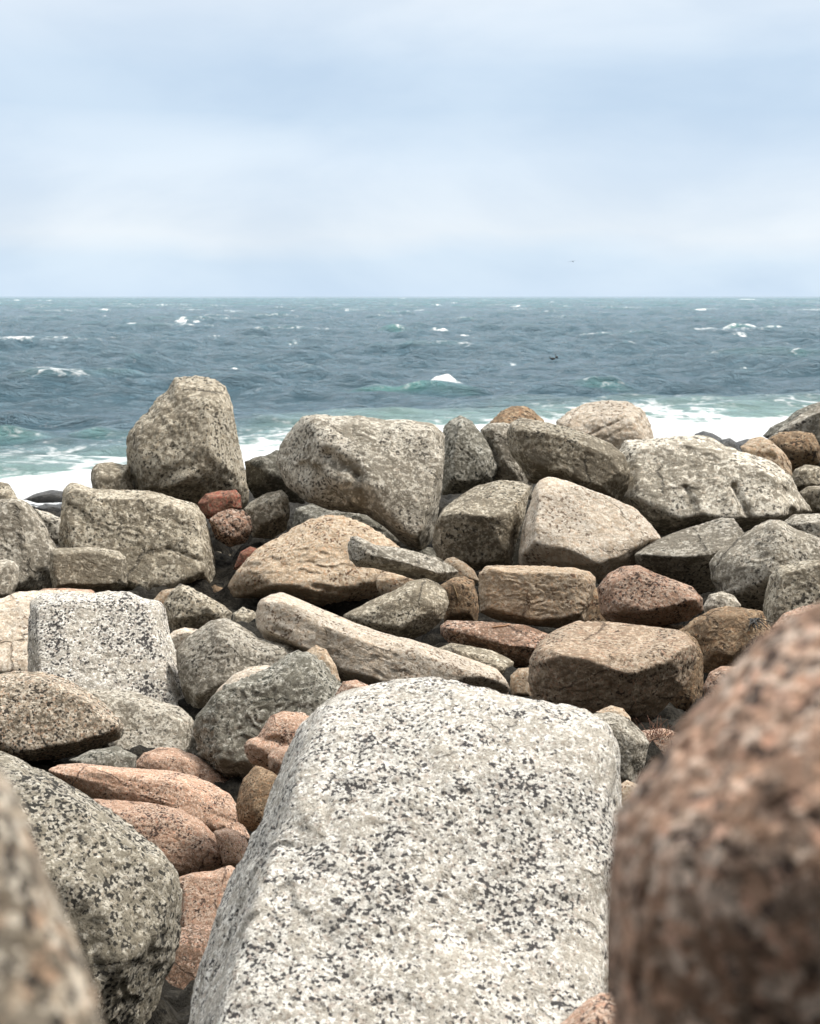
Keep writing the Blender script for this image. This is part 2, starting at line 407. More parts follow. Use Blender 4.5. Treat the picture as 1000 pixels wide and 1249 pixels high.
B('big pale-ridged boulder with a dark face at the right edge of the skyline', GR, 13.2, 'ash',
  [(936,534),(955,519),(975,506),(995,496),(1015,490),(1045,492),(1060,540),(1045,605),(965,600),(950,560)],
  [(985,508,.45),(1005,503,.5),(960,528,.35),(990,530,.1),(1030,520,.2)], tone=.85, undercut=.9, p=22)
B('grey slab behind the pale-ridged boulder at the right edge', GR, 14.6, 'slate',
  [(930,532),(940,520),(958,512),(972,500),(988,493),(1010,487),(1040,497),(1040,545),(960,550)], tone=1.1)
S('small two-toned stone at the right edge below the smooth brown boulder', GR, 10.7, 'grey',
  [(963,582),(970,572),(980,567),(990,567),(1010,571),(1022,595),(1000,604),(968,602)], [(976,573,.5),(971,592,.5),(990,590,.5)], tone=1.1)
S('rough mottled stone at the right edge under the two-toned stone', GR, 10.2, 'grey', [(973,601),(985,593),(1005,592),(1025,600),(1020,626),(990,628),(978,616)], tone=.9)
S('pinkish speckled rock at the right edge, tucked under the drilled boulder', GR, 9.0, 'ash', [(952,637),(968,627),(1000,626),(1035,632),(1035,675),(1000,672),(970,655)], tone=.9)

# second row
B('rounded tan dome boulder under the great faceted boulder', GM, 8.7, 'tan',
  [(277,715),(285,700),(297,685),(312,670),(335,657),(355,645),(375,634),(400,627),(420,629),(445,638),(465,650),(487,666),(497,690),(480,725),(445,745),(415,752),(385,745),(350,735),(310,730),(285,730)],
  [(315,692,.35),(372,668,.4),(430,655,.3),(345,716,.55),(400,722,.62),(445,705,.5)], p=12, ledge=.8, tone=1.12, undercut=.7,
  cuts=[(382,716,400,720,3,6),(400,720,425,722,3,7),(325,672,340,690,6,2.5)])
B('square grey block with a flat lit top in the second row', GM, 9.0, 'grey',
  [(527,662),(530,640),(540,620),(560,605,-.6),(580,593,-.7),(610,585,-.7),(635,587,-.7),(648,593,-.6),(640,630),(630,660),(627,692),(580,697),(535,690)],
  [(536,632,.45),(560,626,.62),(600,630,.66),(624,632,.5),(540,684,.45),(618,688,.45)], p=28, tone=.95, tilt=0)
B('large pinkish white boulder with a smooth sloping face in the second row', GM, 8.8, 'pale',
  [(648,598),(658,585),(670,581),(690,585),(720,597),(750,608),(775,620),(795,640),(807,657),(795,672),(775,688),(742,708),(700,706),(660,698),(633,694),(630,680),(636,645),(645,615)],
  [(657,600,.3),(655,640,.6),(652,662,.66),(700,672,.66),(735,688,.52),(790,655,.2),(640,686,.3)], p=20, depth=.7, tone=1.05, ledge=.15)
B('grey-green wedge with a flat pale top and a black front, under the drilled boulder', GM, 8.6, 'ash',
  [(773,677,.3),(785,665),(820,650),(850,640,-.6),(880,631,-.7),(895,632,-.6),(905,645),(917,662),(908,690,-.3),(870,722,-.4),(850,726,-.4),(800,712,-.3),(776,694,0)],
  [(778,676,.45),(800,678,.6),(830,677,.66),(862,676,.7),(890,672,.5)], p=34, tone=.72, chips=3, tilt=0)
B('peaked beige boulder at the right edge in front of the drilled boulder', GM, 8.1, 'ash',
  [(865,687),(875,672),(895,660),(920,642),(940,633),(955,634),(970,645),(990,652),(1012,660),(1030,700),(1010,745),(950,750),(905,742),(880,729),(867,707)],
  [(940,642,.35),(950,672,.6),(942,700,.66),(888,690,.4),(900,725,.4),(985,680,.3)], p=16, tone=.95)
B('squared rock with a streaked left side at the right edge of the picture', GM, 7.5, 'grey',
  [(938,702),(950,690),(975,684),(1000,682),(1045,684),(1045,780),(1000,785),(950,785),(931,775),(930,740)],
  [(952,700,.6),(1000,692,.6),(944,762,.6),(1030,760,.6)], p=26, tone=1.0)
S('slim grey wedge lying flat on the tan dome boulder', GM, 7.75, 'ash',
  [(423,662),(428,654),(437,653),(455,664),(490,668),(515,675),(535,680),(552,691),(560,698),(548,707),(530,712),(505,707),(480,699),(455,693),(435,692),(425,682)],
  [(436,660,.5),(448,676,.6),(470,678,.5),(500,688,.6),(530,698,.5),(436,684,.4)], p=28, tone=.85, depth=.6, g=2.2)
S('small tan stone peeping out below the slim grey wedge', GM, 8.0, 'tan', [(458,707),(464,698),(475,697),(495,700),(518,703),(522,720),(500,735),(470,732),(460,720)], p=10)
S('tapered grey-brown rock lying on its side behind the long slab', GM, 7.5, 'grey',
  [(418,750),(450,733),(480,720),(500,708),(520,705),(535,711),(545,722),(548,735),(540,757),(520,773),(490,785),(455,780),(425,770)],
  [(505,718,.5),(470,735,.55),(440,755,.4),(525,740,.6),(490,765,.6)], p=16, g=2, tone=1.1, ledge=.4)
S('upright brown stone between the tapered rock and the brick-shaped rock', GM, 7.9, 'brown', [(536,714),(550,705),(566,702),(578,708),(582,722),(585,745),(582,762),(560,765),(542,760),(537,735)], p=14, tone=1.05)
S('small orange-brown stone behind the tip of the slim grey wedge', GM, 8.3, 'tan', [(536,688),(545,681),(553,679),(565,685),(578,695),(585,708),(575,718),(545,712)], p=9, tone=.7)
B('brick-shaped tan rock with a flat top and rounded corners in the middle of the pile', GM, 7.6, 'tan',
  [(583,699),(592,690,-.5),(620,689,-.6),(665,690,-.6),(700,692,-.5),(720,697),(728,706),(726,718),(718,742),(712,760),(690,768),(660,765),(630,761),(600,755),(585,747),(583,720)],
  [(592,698,.5),(640,697,.58),(700,701,.5),(716,712,.3),(706,752,.45),(650,755,.6),(594,742,.5)], p=26, tone=.85, ledge=1., undercut=.5, tilt=.1)
S('flat reddish slab lying below the brick-shaped rock', GM, 7.2, 'rose',
  [(536,764),(545,756),(575,757),(610,759),(640,762),(675,775),(668,802),(645,818),(628,822),(605,806),(580,794),(548,785),(538,775)],
  [(548,766,.5),(580,772,.55),(620,788,.6),(650,790,.5)], p=20, tone=1.0)
S('mossy pale rock partly under the far end of the long slab', GM, 6.9, 'grey',
  [(530,792),(550,784),(570,787),(600,793),(615,800),(627,807),(625,832),(615,855),(580,850),(545,825)], [(550,792,.4),(600,803,.5),(615,815,.5),(590,825,.5)], tone=1.1)
S('small tan stone between the long slab and the flat-topped brown boulder', GM, 6.6, 'tan', [(622,824),(632,815),(645,814),(655,830),(650,855),(622,855)], tone=.75, lod=5)
B('long pale slab slanting down across the middle of the pile', GM, 6.55, 'pale',
  [(310,747),(316,732),(328,724),(345,722),(365,730),(400,745),(440,762),(480,775),(510,782),(545,793),(580,805),(605,815),(615,825),(622,837),(620,852),(600,868),(540,872),(480,862),(440,842),(400,826),(380,806),(345,789),(325,782),(313,767)],
  [(326,738,.55),(350,737,.6),(385,752,.6),(400,768,.7),(450,785,.7),(520,802,.62),(590,828,.4),(330,770,.55),(420,818,.6),(520,850,.6)], p=22, tone=.95, depth=.8, ledge=.5,
  cuts=[(398,752,392,800,9,5,1),(335,768,350,775,5,4)])
S('reddish tan rock with a rounded back beside the brick-shaped rock', GM, 7.3, 'pink',
  [(728,717),(740,700),(760,690),(780,689),(800,699),(830,710),(845,715),(857,730),(858,746),(840,757),(800,766),(770,769),(745,763),(732,750)],
  [(745,710,.4),(775,700,.4),(820,718,.5),(845,732,.4),(790,745,.62),(750,745,.5)], p=16, tone=.78, undercut=.6)
S('small round pale stone at the foot of the peaked beige boulder', GM, 7.5, 'ash', [(857,740),(865,725),(880,721),(895,726),(904,738),(900,755),(860,753)], p=10, tone=1.1)
B('rusty brown rock with black seaweed on it near the right side', GM, 6.8, 'brown',
  [(824,772),(845,755),(870,742),(885,739),(905,741),(930,745),(942,770),(930,805),(900,826),(870,828),(850,818),(848,790)],
  [(870,752,.4),(905,752,.5),(925,775,.4),(890,800,.6),(862,790,.5)], p=16, tone=1.25)
S('pinkish rock at the right edge just above the blurred reddish boulder', GM, 6.9, 'pink', [(941,765),(955,748),(980,739),(1010,735),(1045,750),(1035,795),(960,795)], tone=.95)
S('small pink stone peeping over the blurred reddish boulder', GM, 6.2, 'pink', [(857,838),(865,820),(880,812),(898,813),(918,825),(915,860),(880,868),(860,855)], p=10, tone=.9)
B('flat-topped reddish brown boulder with a black shaded front, right of the long slab', GM, 6.1, 'rosy',
  [(645,803,.1),(655,785,-.3),(675,768,-.6),(705,757,-.8),(740,758,-.8),(780,762,-.8),(815,766,-.7),(835,770,-.5),(848,785,-.2),(852,802,-.1),(838,835),(810,865),(780,892),(740,897),(690,880),(650,858),(643,828)],
  [(658,798,.42),(690,800,.6),(730,810,.72),(770,822,.78),(810,806,.5),(842,796,.25),(690,862,.28),(770,880,.32)], p=26, tone=.92, tilt=0)
S('brown rock showing its edge behind the flat-topped reddish brown boulder', GM, 6.55, 'brown', [(800,772),(838,770),(850,780),(858,800),(858,840),(852,872),(820,885),(800,855)], tone=1.0, p=12)

# left middle
S('little block with a flat face resting before the broad beige-grey boulder', GM, 8.35, 'grey',
  [(61,674),(68,668),(105,667),(125,668),(145,672),(154,680),(156,700),(155,716),(140,722),(100,722),(63,720),(60,695)],
  [(68,674,.5),(120,674,.6),(148,682,.5),(148,712,.5),(70,714,.55)], p=24, tone=.95, undercut=.5)
S('small speckled rock at the left edge beside the little block', GM, 8.2, 'ash', [(-32,686),(5,682),(18,684),(24,692),(23,708),(16,730),(-32,734)], tone=1.05)
S('thin rim of pinkish tan rock between the little block and the whitish square boulder', GM, 8.0, 'pink', [(38,726),(52,718),(75,717),(112,719),(125,730),(60,745)], tone=1.05, p=12, lod=5)
B('broad cream boulder at the left edge behind the whitish square boulder', GM, 7.3, 'pale',
  [(-70,733),(0,729),(20,722),(60,719),(110,721),(145,730),(130,838),(40,848),(0,845),(-70,845)],
  [(-30,742,.3),(60,735,.3),(20,800,.6),(80,820,.6),(-50,820,.6)], p=18, tone=1.12)
B('whitish grey square boulder with dark lichen patches on the left', GM, 6.5, 'white',
  [(37,733),(50,723),(80,722),(112,723),(130,720),(160,722),(180,730),(196,733),(203,745),(208,770),(216,800),(225,840),(232,872),(215,890),(100,892),(40,870),(33,820),(33,760)],
  [(46,746,.36),(80,734,.34),(160,732,.36),(185,745,.42),(192,790,.5),(212,865,.55),(120,850,.66),(50,850,.55)], p=22, g=1.9, tone=1.14, depth=.7, st=.485)
B('brown boulder with a pale top rim, at the left edge before the whitish square boulder', GF, 5.55, 'motley',
  [(-60,842),(0,822),(20,818),(50,819),(75,825),(100,838),(128,857),(152,884),(146,902),(105,918),(40,936),(0,935),(-60,928)],
  [(-20,838,.3),(50,830,.35),(78,842,.5),(120,868,.5),(140,890,.5),(95,905,.6),(20,918,.6),(-40,900,.6)], p=20, tone=1.0, g=2.2, depth=.7, undercut=.5, tilt=.1, st=.47)
B('greyish hump with a pale top, nestled behind the right end of the brown boulder', GF, 5.85, 'ash',
  [(85,850),(100,838),(130,840),(165,843),(195,855),(220,862),(236,877),(244,900),(242,924),(200,948),(150,945),(105,930),(85,890)],
  [(120,850,.25),(165,860,.4),(200,870,.4),(228,890,.4),(215,915,.55),(150,915,.6)], p=16, tone=.95, undercut=.6)
S('grey wedge-shaped stone behind the whitish square boulder', GM, 7.5, 'grey',
  [(199,737),(208,720),(220,711),(232,715),(255,728),(275,738),(284,747),(281,759),(262,764),(240,772),(212,776),(202,757)],
  [(220,718,.4),(240,735,.6),(262,748,.5),(215,755,.5)], p=22, tone=1.1, cuts=[(236,716,238,719,3,5),(257,736,260,738,3,4),(250,750,275,748,5,4)])
S('small orange stone half hidden behind the grey wedge-shaped stone', GM, 8.0, 'tan', [(186,732),(197,720),(212,717),(220,735),(205,748),(190,744)], lod=5, tone=.75)
S('small cream stone tucked between the wedge-shaped stone and the whitish square boulder', GM, 7.1, 'pale', [(202,778),(212,769),(225,765),(240,767),(252,777),(240,795),(210,806)], lod=5)
B('brown and grey humped boulder right of the whitish square boulder', GM, 6.35, 'ash',
  [(214,794),(230,775),(245,765),(258,756),(275,753),(290,759),(303,768),(315,778),(335,783),(355,787),(368,802),(356,845),(300,872),(260,882),(235,877),(222,845),(215,815)],
  [(268,765,.45),(285,795,.62),(276,830,.66),(245,800,.5),(240,850,.5),(330,800,.35)], p=16, tone=.82)
S('small cream stone peeping out below the tip of the long slab', GM, 6.8, 'pale', [(331,792),(343,780),(350,782),(362,797),(350,808)], lod=5)
S('little pointed tan stone behind the dark grey angular boulder', GM, 6.0, 'tan', [(370,797),(385,786),(398,792),(410,812),(416,832),(395,840),(376,818)], tone=.95, lod=5)
S('smooth cream rock with a domed top behind the dark grey angular boulder', GM, 5.9, 'pale', [(255,855),(268,838),(285,822),(305,813),(325,811),(348,816),(355,855),(300,880),(258,875)], p=10, tone=1.0, ledge=.3)
B('dark grey angular boulder with a sharp peak, left above the big white boulder', GF, 5.45, 'slate',
  [(257,849),(275,835),(300,825),(325,815),(345,800),(360,793),(378,795),(395,805),(412,828),(426,842),(434,875),(405,930),(350,962),(300,962),(265,948),(240,920),(234,892),(238,875)],
  [(366,802,.3),(372,815,.45),(392,838,.6),(345,832,.5),(305,838,.45),(262,868,.4),(270,925,.45),(340,930,.55),(400,890,.6)], p=28, g=2.4, tone=1.2, ledge=1.5)
S('tiny pink stone just behind the top of the big white boulder', GM, 5.2, 'pink', [(408,848),(418,831),(435,829),(450,836),(446,858),(420,862)], lod=5)

# the pink hollow
S('short domed pink rock, uppermost of the pink rocks in the hollow', GP, 5.35, 'pink',
  [(163,932),(175,918),(195,911),(215,912),(240,922),(262,938),(285,955),(296,970),(285,985),(220,985),(165,958)], p=12, g=1.7, ledge=.4, rough=1, st=.47)
B('long pale pink rock stretched across the hollow like a loaf', GP, 4.95, 'pink',
  [(56,940),(70,932),(95,930),(130,934),(165,937),(200,938),(230,944),(258,955),(280,968),(292,985),(300,1008),(308,1024),(290,1034),(260,1016),(235,1003),(205,993),(150,988),(115,980),(88,962)],
  p=11, g=1.7, ledge=.5, rough=1, st=.46, tone=1.12)
S('rounded pink rock lying below the long loaf-like pink rock', GP, 4.6, 'pink',
  [(112,974),(150,976),(190,980),(220,987),(245,1000),(262,1018),(277,1035),(286,1046),(277,1064),(250,1076),(222,1076),(190,1068),(150,1035),(112,1000)], p=11, g=1.9, ledge=.5, rough=1, st=.49, tone=.95)
S('small pink stone with dry stems in front, against the side of the big white boulder', GP, 4.55, 'pink', [(260,1014),(275,1009),(290,1013),(300,1022),(306,1038),(295,1060),(272,1056)], p=9, g=1.6)
S('reddish pink block low in the hollow between the two speckled boulders', GP, 4.2, 'pink',
  [(208,1072),(235,1064),(260,1062),(280,1054),(296,1064),(290,1105),(275,1150),(225,1152),(205,1110)], [(225,1070,.5),(270,1068,.5),(265,1130,.6),(225,1130,.6)], p=18, g=2, tone=.85)
S('shadowed brown stone at the bottom of the hollow', GP, 3.9, 'rose', [(192,1165),(213,1133),(235,1127),(254,1128),(270,1142),(268,1205),(250,1280),(190,1290),(178,1225)], p=12, g=2, tone=.9)
S('knobbly pinkish tan rock jutting out at the left shoulder of the big white boulder', GF, 4.55, 'pink',
  [(330,873),(345,867),(370,869),(390,880),(386,925),(360,948),(335,943),(322,937),(305,931),(298,918),(297,908),(302,902),(314,898),(322,885)],
  [(345,875,.4),(330,890,.5),(360,890,.5),(308,910,.5),(320,918,.6),(350,925,.5)], p=9, g=1.7, cuts=[(318,902,345,906,5,6)], tone=.98)
S('little pink knob below the knobbly rock, touching the big white boulder', GF, 4.4, 'pink', [(326,922),(337,912),(352,909),(370,920),(362,945),(338,946),(328,938)], p=9, g=1.7, tone=.85, lod=5)
S('mossy brown rock under the knobbly pinkish tan rock', GF, 4.75, 'brown', [(296,950),(312,932),(345,935),(375,945),(368,995),(335,1018),(305,1014),(290,1002),(287,985),(291,965)], p=10, g=1.6, tone=1.1)
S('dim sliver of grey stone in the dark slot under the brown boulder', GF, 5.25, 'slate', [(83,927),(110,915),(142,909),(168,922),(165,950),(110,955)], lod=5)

# foreground
B('big white granite boulder peppered with black, front and centre', GF, 2.75, 'white',
  [(224,1262,-.1),(232,1205,-.1),(243,1165,-.15),(262,1110,-.15),(285,1060,-.2),(300,1035,-.2),(318,985,-.25),(332,945,-.3),(350,905,-.35),(370,875,-.4),(395,855),(430,840),(470,831),(510,826),(550,827),(590,836),(625,848),(670,855),(715,865),(738,878),(752,895),(759,920),(761,960),(765,990),(758,1040),(745,1100),(742,1200),(742,1310),(720,1430),(350,1460),(220,1370)],
  [(400,880,.12),(470,856,.05),(560,852,.05),(690,884,.1),(735,915,.08),(384,920,.2),(362,985,.45),(364,1050,.62),(326,1170,.82),(300,1260,.95),(738,1150,.5),(715,1000,.35),(560,960,.38),(560,1150,.66),(450,1320,.92),(690,1320,.88)], p=18, g=3.2, depth=1.15, ledge=.5, rough=.8,
  cuts=[(365,1020,340,1110,22,12),(318,960,300,1010,10,7),(385,900,372,1000,26,-6)])
B('grey speckled boulder with a pale top edge at the left, beside the pink hollow', GF, 3.45, 'warm',
  [(-70,925),(0,914),(30,928),(62,940),(100,965),(133,986),(160,1005),(190,1030),(207,1045),(220,1067),(224,1090),(222,1130),(221,1150),(210,1180),(195,1220),(186,1270),(172,1330),(60,1370),(-70,1360),(-110,1100)],
  [(20,945,.3),(60,972,.42),(120,1015,.45),(200,1072,.36),(196,1110,.45),(160,1160,.58),(140,1230,.25),(100,1090,.66),(0,1040,.66),(60,1280,.35)], p=20, g=3.4, tone=.92, depth=.75, undercut=.5)
B('blurred grey-brown boulder very near, in the bottom left corner', GF, .46, 'motley',
  [(-160,900),(-30,915),(4,932),(20,960),(40,1010),(58,1060),(80,1110),(105,1170),(120,1215),(132,1262),(150,1400),(140,1800),(-150,1850),(-330,1300)], p=12, g=15, depth=.6, tone=1.0, lod=6)
B('blurred reddish granite boulder very near, filling the bottom right corner', GF, .52, 'rose',
  [(744,1010),(752,985),(770,960),(800,920),(830,880),(870,835),(910,790),(950,760),(1000,733),(1080,720),(1220,820),(1330,1300),(1250,1760),(820,1780),(752,1420),(740,1200),(741,1080)],
  [(800,990,.2),(880,900,.25),(990,800,.1),(1100,800,.2),(780,1110,.4),(900,1050,.72),(1060,1010,.75),(850,1450,.1),(1100,1450,.1),(780,1250,.3),(960,1180,.62)], p=9, g=15, depth=.65, lod=7, tone=1.32, undercut=.5, tilt=0)
S('grey stone with a pale edge at the right shoulder of the big white boulder', GF, 4.5, 'ash', [(722,870),(745,868),(765,875),(785,893),(792,905),(787,932),(772,960),(745,955),(728,905)], p=16, g=2, tone=.85, undercut=.4)
S('small tan stone behind the right shoulder of the big white boulder', GF, 5.0, 'tan', [(726,868),(745,860),(760,864),(769,875),(772,890),(750,892)], lod=5)
S('pinkish stone with dry red grass on it, right of the big white boulder', GF, 4.9, 'pink', [(768,900),(785,890),(810,888),(832,894),(850,925),(805,970),(780,962),(770,935)], p=12, g=2, tone=.85)
S('small tan stone low in the gap right of the big white boulder', GF, 3.9, 'tan', [(750,960),(765,951),(778,957),(786,972),(776,992),(752,990)], lod=5)
S('pink stone at the bottom edge, before the right foot of the big white boulder', GF, 2.05, 'pink', [(668,1262),(700,1232),(725,1213),(745,1208),(790,1216),(830,1330),(800,1470),(690,1480),(655,1340)], g=3.7, p=10, tone=1.05)

# water's edge
S('black wet rock awash in white foam at the left, the longest of them', GW, 26, 'wet', [(27,609),(45,601),(63,597),(77,599),(90,606),(80,613),(45,614)], [(45,606,.4),(63,602,.5),(75,608,.4)], lod=5, p=14, tone=1.6)
S('black wet rock in front of the longer one, in the gap at the left', GW, 24, 'wet', [(43,619),(55,614),(75,616),(92,624),(80,634),(50,630)], lod=5, p=14)
S('low dark wet rock against the surf, left of the two right-hand ones', GW, 30, 'wet', [(847,529),(857,525),(868,528),(880,534),(888,545),(884,576),(846,576)], lod=5, p=12)
S('dark rounded wet rock against the surf between the drilled boulder and its neighbours', GW, 29, 'wet', [(873,543),(880,536),(890,534),(897,538),(906,552),(900,578),(872,578)], lod=5, p=9, tone=1.3)
S('flat dark wet rock against the surf behind the pitted tan rock', GW, 29.5, 'wet', [(888,543),(900,538),(912,535),(925,536),(937,548),(930,578),(890,578)], lod=5, p=14)

# stones deep in the gaps
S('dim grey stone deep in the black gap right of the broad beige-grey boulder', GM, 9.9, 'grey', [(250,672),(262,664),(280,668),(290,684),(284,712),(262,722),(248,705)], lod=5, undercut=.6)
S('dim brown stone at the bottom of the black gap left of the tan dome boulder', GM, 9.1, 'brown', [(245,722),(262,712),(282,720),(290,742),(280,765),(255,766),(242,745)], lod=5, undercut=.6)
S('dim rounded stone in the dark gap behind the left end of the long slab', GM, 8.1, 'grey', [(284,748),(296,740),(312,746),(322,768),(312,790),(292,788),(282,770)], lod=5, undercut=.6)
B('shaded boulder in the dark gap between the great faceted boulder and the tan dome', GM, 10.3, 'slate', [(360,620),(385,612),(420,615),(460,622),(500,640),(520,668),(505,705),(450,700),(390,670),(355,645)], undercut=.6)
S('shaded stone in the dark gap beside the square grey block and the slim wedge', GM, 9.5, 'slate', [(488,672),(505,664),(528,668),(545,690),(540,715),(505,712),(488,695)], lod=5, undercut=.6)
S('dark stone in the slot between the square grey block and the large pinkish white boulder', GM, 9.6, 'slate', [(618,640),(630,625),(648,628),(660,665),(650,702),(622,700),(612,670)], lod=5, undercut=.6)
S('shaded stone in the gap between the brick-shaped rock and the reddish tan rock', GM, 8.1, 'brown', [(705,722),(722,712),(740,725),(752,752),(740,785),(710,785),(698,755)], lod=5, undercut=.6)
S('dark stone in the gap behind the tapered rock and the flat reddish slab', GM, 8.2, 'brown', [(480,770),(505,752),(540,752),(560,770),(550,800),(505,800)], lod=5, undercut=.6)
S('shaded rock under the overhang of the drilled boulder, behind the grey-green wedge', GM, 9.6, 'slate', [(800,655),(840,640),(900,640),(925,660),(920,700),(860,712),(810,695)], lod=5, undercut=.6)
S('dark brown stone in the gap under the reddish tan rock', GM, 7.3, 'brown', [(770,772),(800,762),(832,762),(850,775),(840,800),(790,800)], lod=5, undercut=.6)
# ROCKS_END

# ------------------------------------------------------------------ ground: a bank of small rubble, gap shade painted in, going down into the sea
def bank(X, Y):
    sh = 25 + (X + 6) * .45; sh = np.clip(sh, 21, 36)
    z = np.interp(Y, [-30, -2, .66, 1.0, 1.8, 3, 6, 9, 10.5, 12.5, 14], [3.3, 3.2, 3.12, 2.85, 1.95, 1.78, 1.70, 1.68, 1.78, 1.76, 1.4])
    t = np.clip((Y - 13.5) / (sh - 13.5), 0, None)
    z = np.where(Y > 13.5, 1.45 * (1 - np.minimum(t, 1)) ** 1.7 - 3.5 * np.clip(t - 1, 0, 3), z)
    for cx, cy, r, h in ((1.1, 4.6, .75, .28), (.32, 2.0, .22, .42), (3.1, 12.3, .9, .3), (-1.1, 9.7, .5, .15), (-3.3, 12.6, 1.3, -.5), (-3.6, 14.5, 1.3, -.4), (-.72, 4.5, .42, -.38)):
        z = z + h * np.exp(-((X - cx) ** 2 + (Y - cy) ** 2) / (2 * r * r))
    return z

def cobbles(x, y, size, seed):
    """domes of stones lying side by side; 0..1"""
    u, v = x / size, y / size; iu, iv = np.floor(u).astype(np.int64), np.floor(v).astype(np.int64); best = np.zeros_like(u)
    for dx in (-1, 0, 1):
        for dy in (-1, 0, 1):
            h = _perm[(_perm[(iu + dx + seed) & 511] + iv + dy) & 511].astype(np.int64); h2 = _perm[(h + 71) & 511]; h3 = _perm[(h + 191) & 511]
            cx, cy = iu + dx + .15 + .7 * h / 511, iv + dy + .15 + .7 * h2 / 511
            r = .42 + .34 * h3 / 511; an = h2 * .1; ca, sa = np.cos(an), np.sin(an)
            p, q = (u - cx) * ca + (v - cy) * sa, ((v - cy) * ca - (u - cx) * sa) * 1.35
            d = (np.abs(p) ** 2.6 + np.abs(q) ** 2.6) ** (1 / 2.6)
            best = np.maximum(best, np.sqrt(np.clip(1 - (d / r) ** 2, 0, 1)) * (.55 + .45 * h / 511))
    return best

def ground():
    xs = np.concatenate([np.linspace(-60, -7, 60)[:-1], np.linspace(-7, 7, 420), np.linspace(7, 60, 60)[1:]])
    ys = np.concatenate([np.linspace(-30, 1, 40)[:-1], np.linspace(1, 16, 460), np.linspace(16, 60, 120)[1:]])
    Xg, Yg = np.meshgrid(xs, ys); x, y = Xg.ravel(), Yg.ravel()
    z = bank(x, y)
    P = np.stack([x, y, x * 0], 1)
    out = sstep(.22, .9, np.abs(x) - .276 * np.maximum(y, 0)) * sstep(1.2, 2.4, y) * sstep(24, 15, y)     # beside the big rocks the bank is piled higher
    wx, wy = x + .05 * perlin(P * 3), y + .05 * perlin(P * 3 + 9)
    z = z + .05 * fbm(P * 1.6, 2) + .13 * cobbles(wx, wy, .30, 3) + .05 * cobbles(wx, wy, .12, 40) + out * (.15 + .55 * cobbles(wx, wy, .85, 90) + .25 * cobbles(wx, wy, .45, 140)) + .012 * fbm(P * 14, 3)
    nx, ny = len(xs), len(ys); I = np.arange(nx * ny).reshape(ny, nx)
    Fq = np.stack([I[:-1, :-1], I[:-1, 1:], I[1:, 1:], I[1:, :-1]], -1).reshape(-1, 4)
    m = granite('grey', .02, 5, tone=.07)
    # the bed is painted near black as gap shade; side stones keep a stone colour
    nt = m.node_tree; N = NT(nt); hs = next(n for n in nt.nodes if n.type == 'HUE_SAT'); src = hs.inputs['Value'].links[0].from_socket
    at_ = N.n('ShaderNodeAttribute', attribute_name='dry'); N.l(N.math('MULTIPLY', src, N.math('MULTIPLY_ADD', at_.outputs['Fac'], 10.5, 1.0)), hs.inputs['Value'])  # this attribute is only the mask that lifts the painted shade at the sides
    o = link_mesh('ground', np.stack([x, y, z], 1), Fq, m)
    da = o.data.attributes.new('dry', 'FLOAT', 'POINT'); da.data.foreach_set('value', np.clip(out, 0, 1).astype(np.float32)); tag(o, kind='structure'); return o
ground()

# ------------------------------------------------------------------ sea
WHITECAPS = [  # picture x, y, length px, strength, ridge height m
 (368,379,60,1.0,.25),(490,381,75,.25,1.1),(517,377,26,.9,.45),(590,368,30,.9,.3),(583,391,40,.8,.3),(611,383,20,.9,.3),
 (537,404,20,1.2,.4),(563,407,22,1.1,.3),(165,393,30,.7,.45),(222,392,14,1.1,.3),(242,392,14,1.0,.3),(765,369,26,1.2,.35),
 (767,405,16,1.1,.2),(813,389,16,1.1,.2),(845,405,30,.75,.55),(898,404,44,.65,.6),(943,400,38,.6,.7),(692,385,10,1.,.2),
 (22,367,10,.9,.2),(155,372,14,1.,.2),(205,374,20,.8,.2),(260,373,14,.9,.2),(128,379,10,.8,.2),(45,378,8,.8,.2),
 (420,391,22,.6,.3),(635,382,10,.8,.2),(910,366,24,.9,.2),(872,362.5,18,.9,.2),(980,362.5,18,.9,.2),(365,363,14,1.,.2),(730,374,10,.8,.2),
 (480,404,34,.25,.5),(745,375,20,.5,.4),(790,379,24,.5,.45),(90,412,50,.02,.25),(112,423,30,.02,.2),(590,421,34,.2,.4),
 (500,469,128,.22,.55),(541,465,38,2.2,.45),(735,468,70,.3,.28),(20,527,110,.15,.28),(140,521,110,.15,.25),(860,434,30,.1,.35)]
_wr = random.Random(4)
for _ in range(85):
    _y = 364 + 80 * _wr.random() ** 1.7
    _x = _wr.uniform(-10, 1010)
    if abs(_x - 676) > 40 or abs(_y - 438) > 14: WHITECAPS.append((_x, _y, _wr.uniform(5, 17) * (1 + (_y - 364) / 130), _wr.uniform(.25, .6), _wr.uniform(.05, .15)))
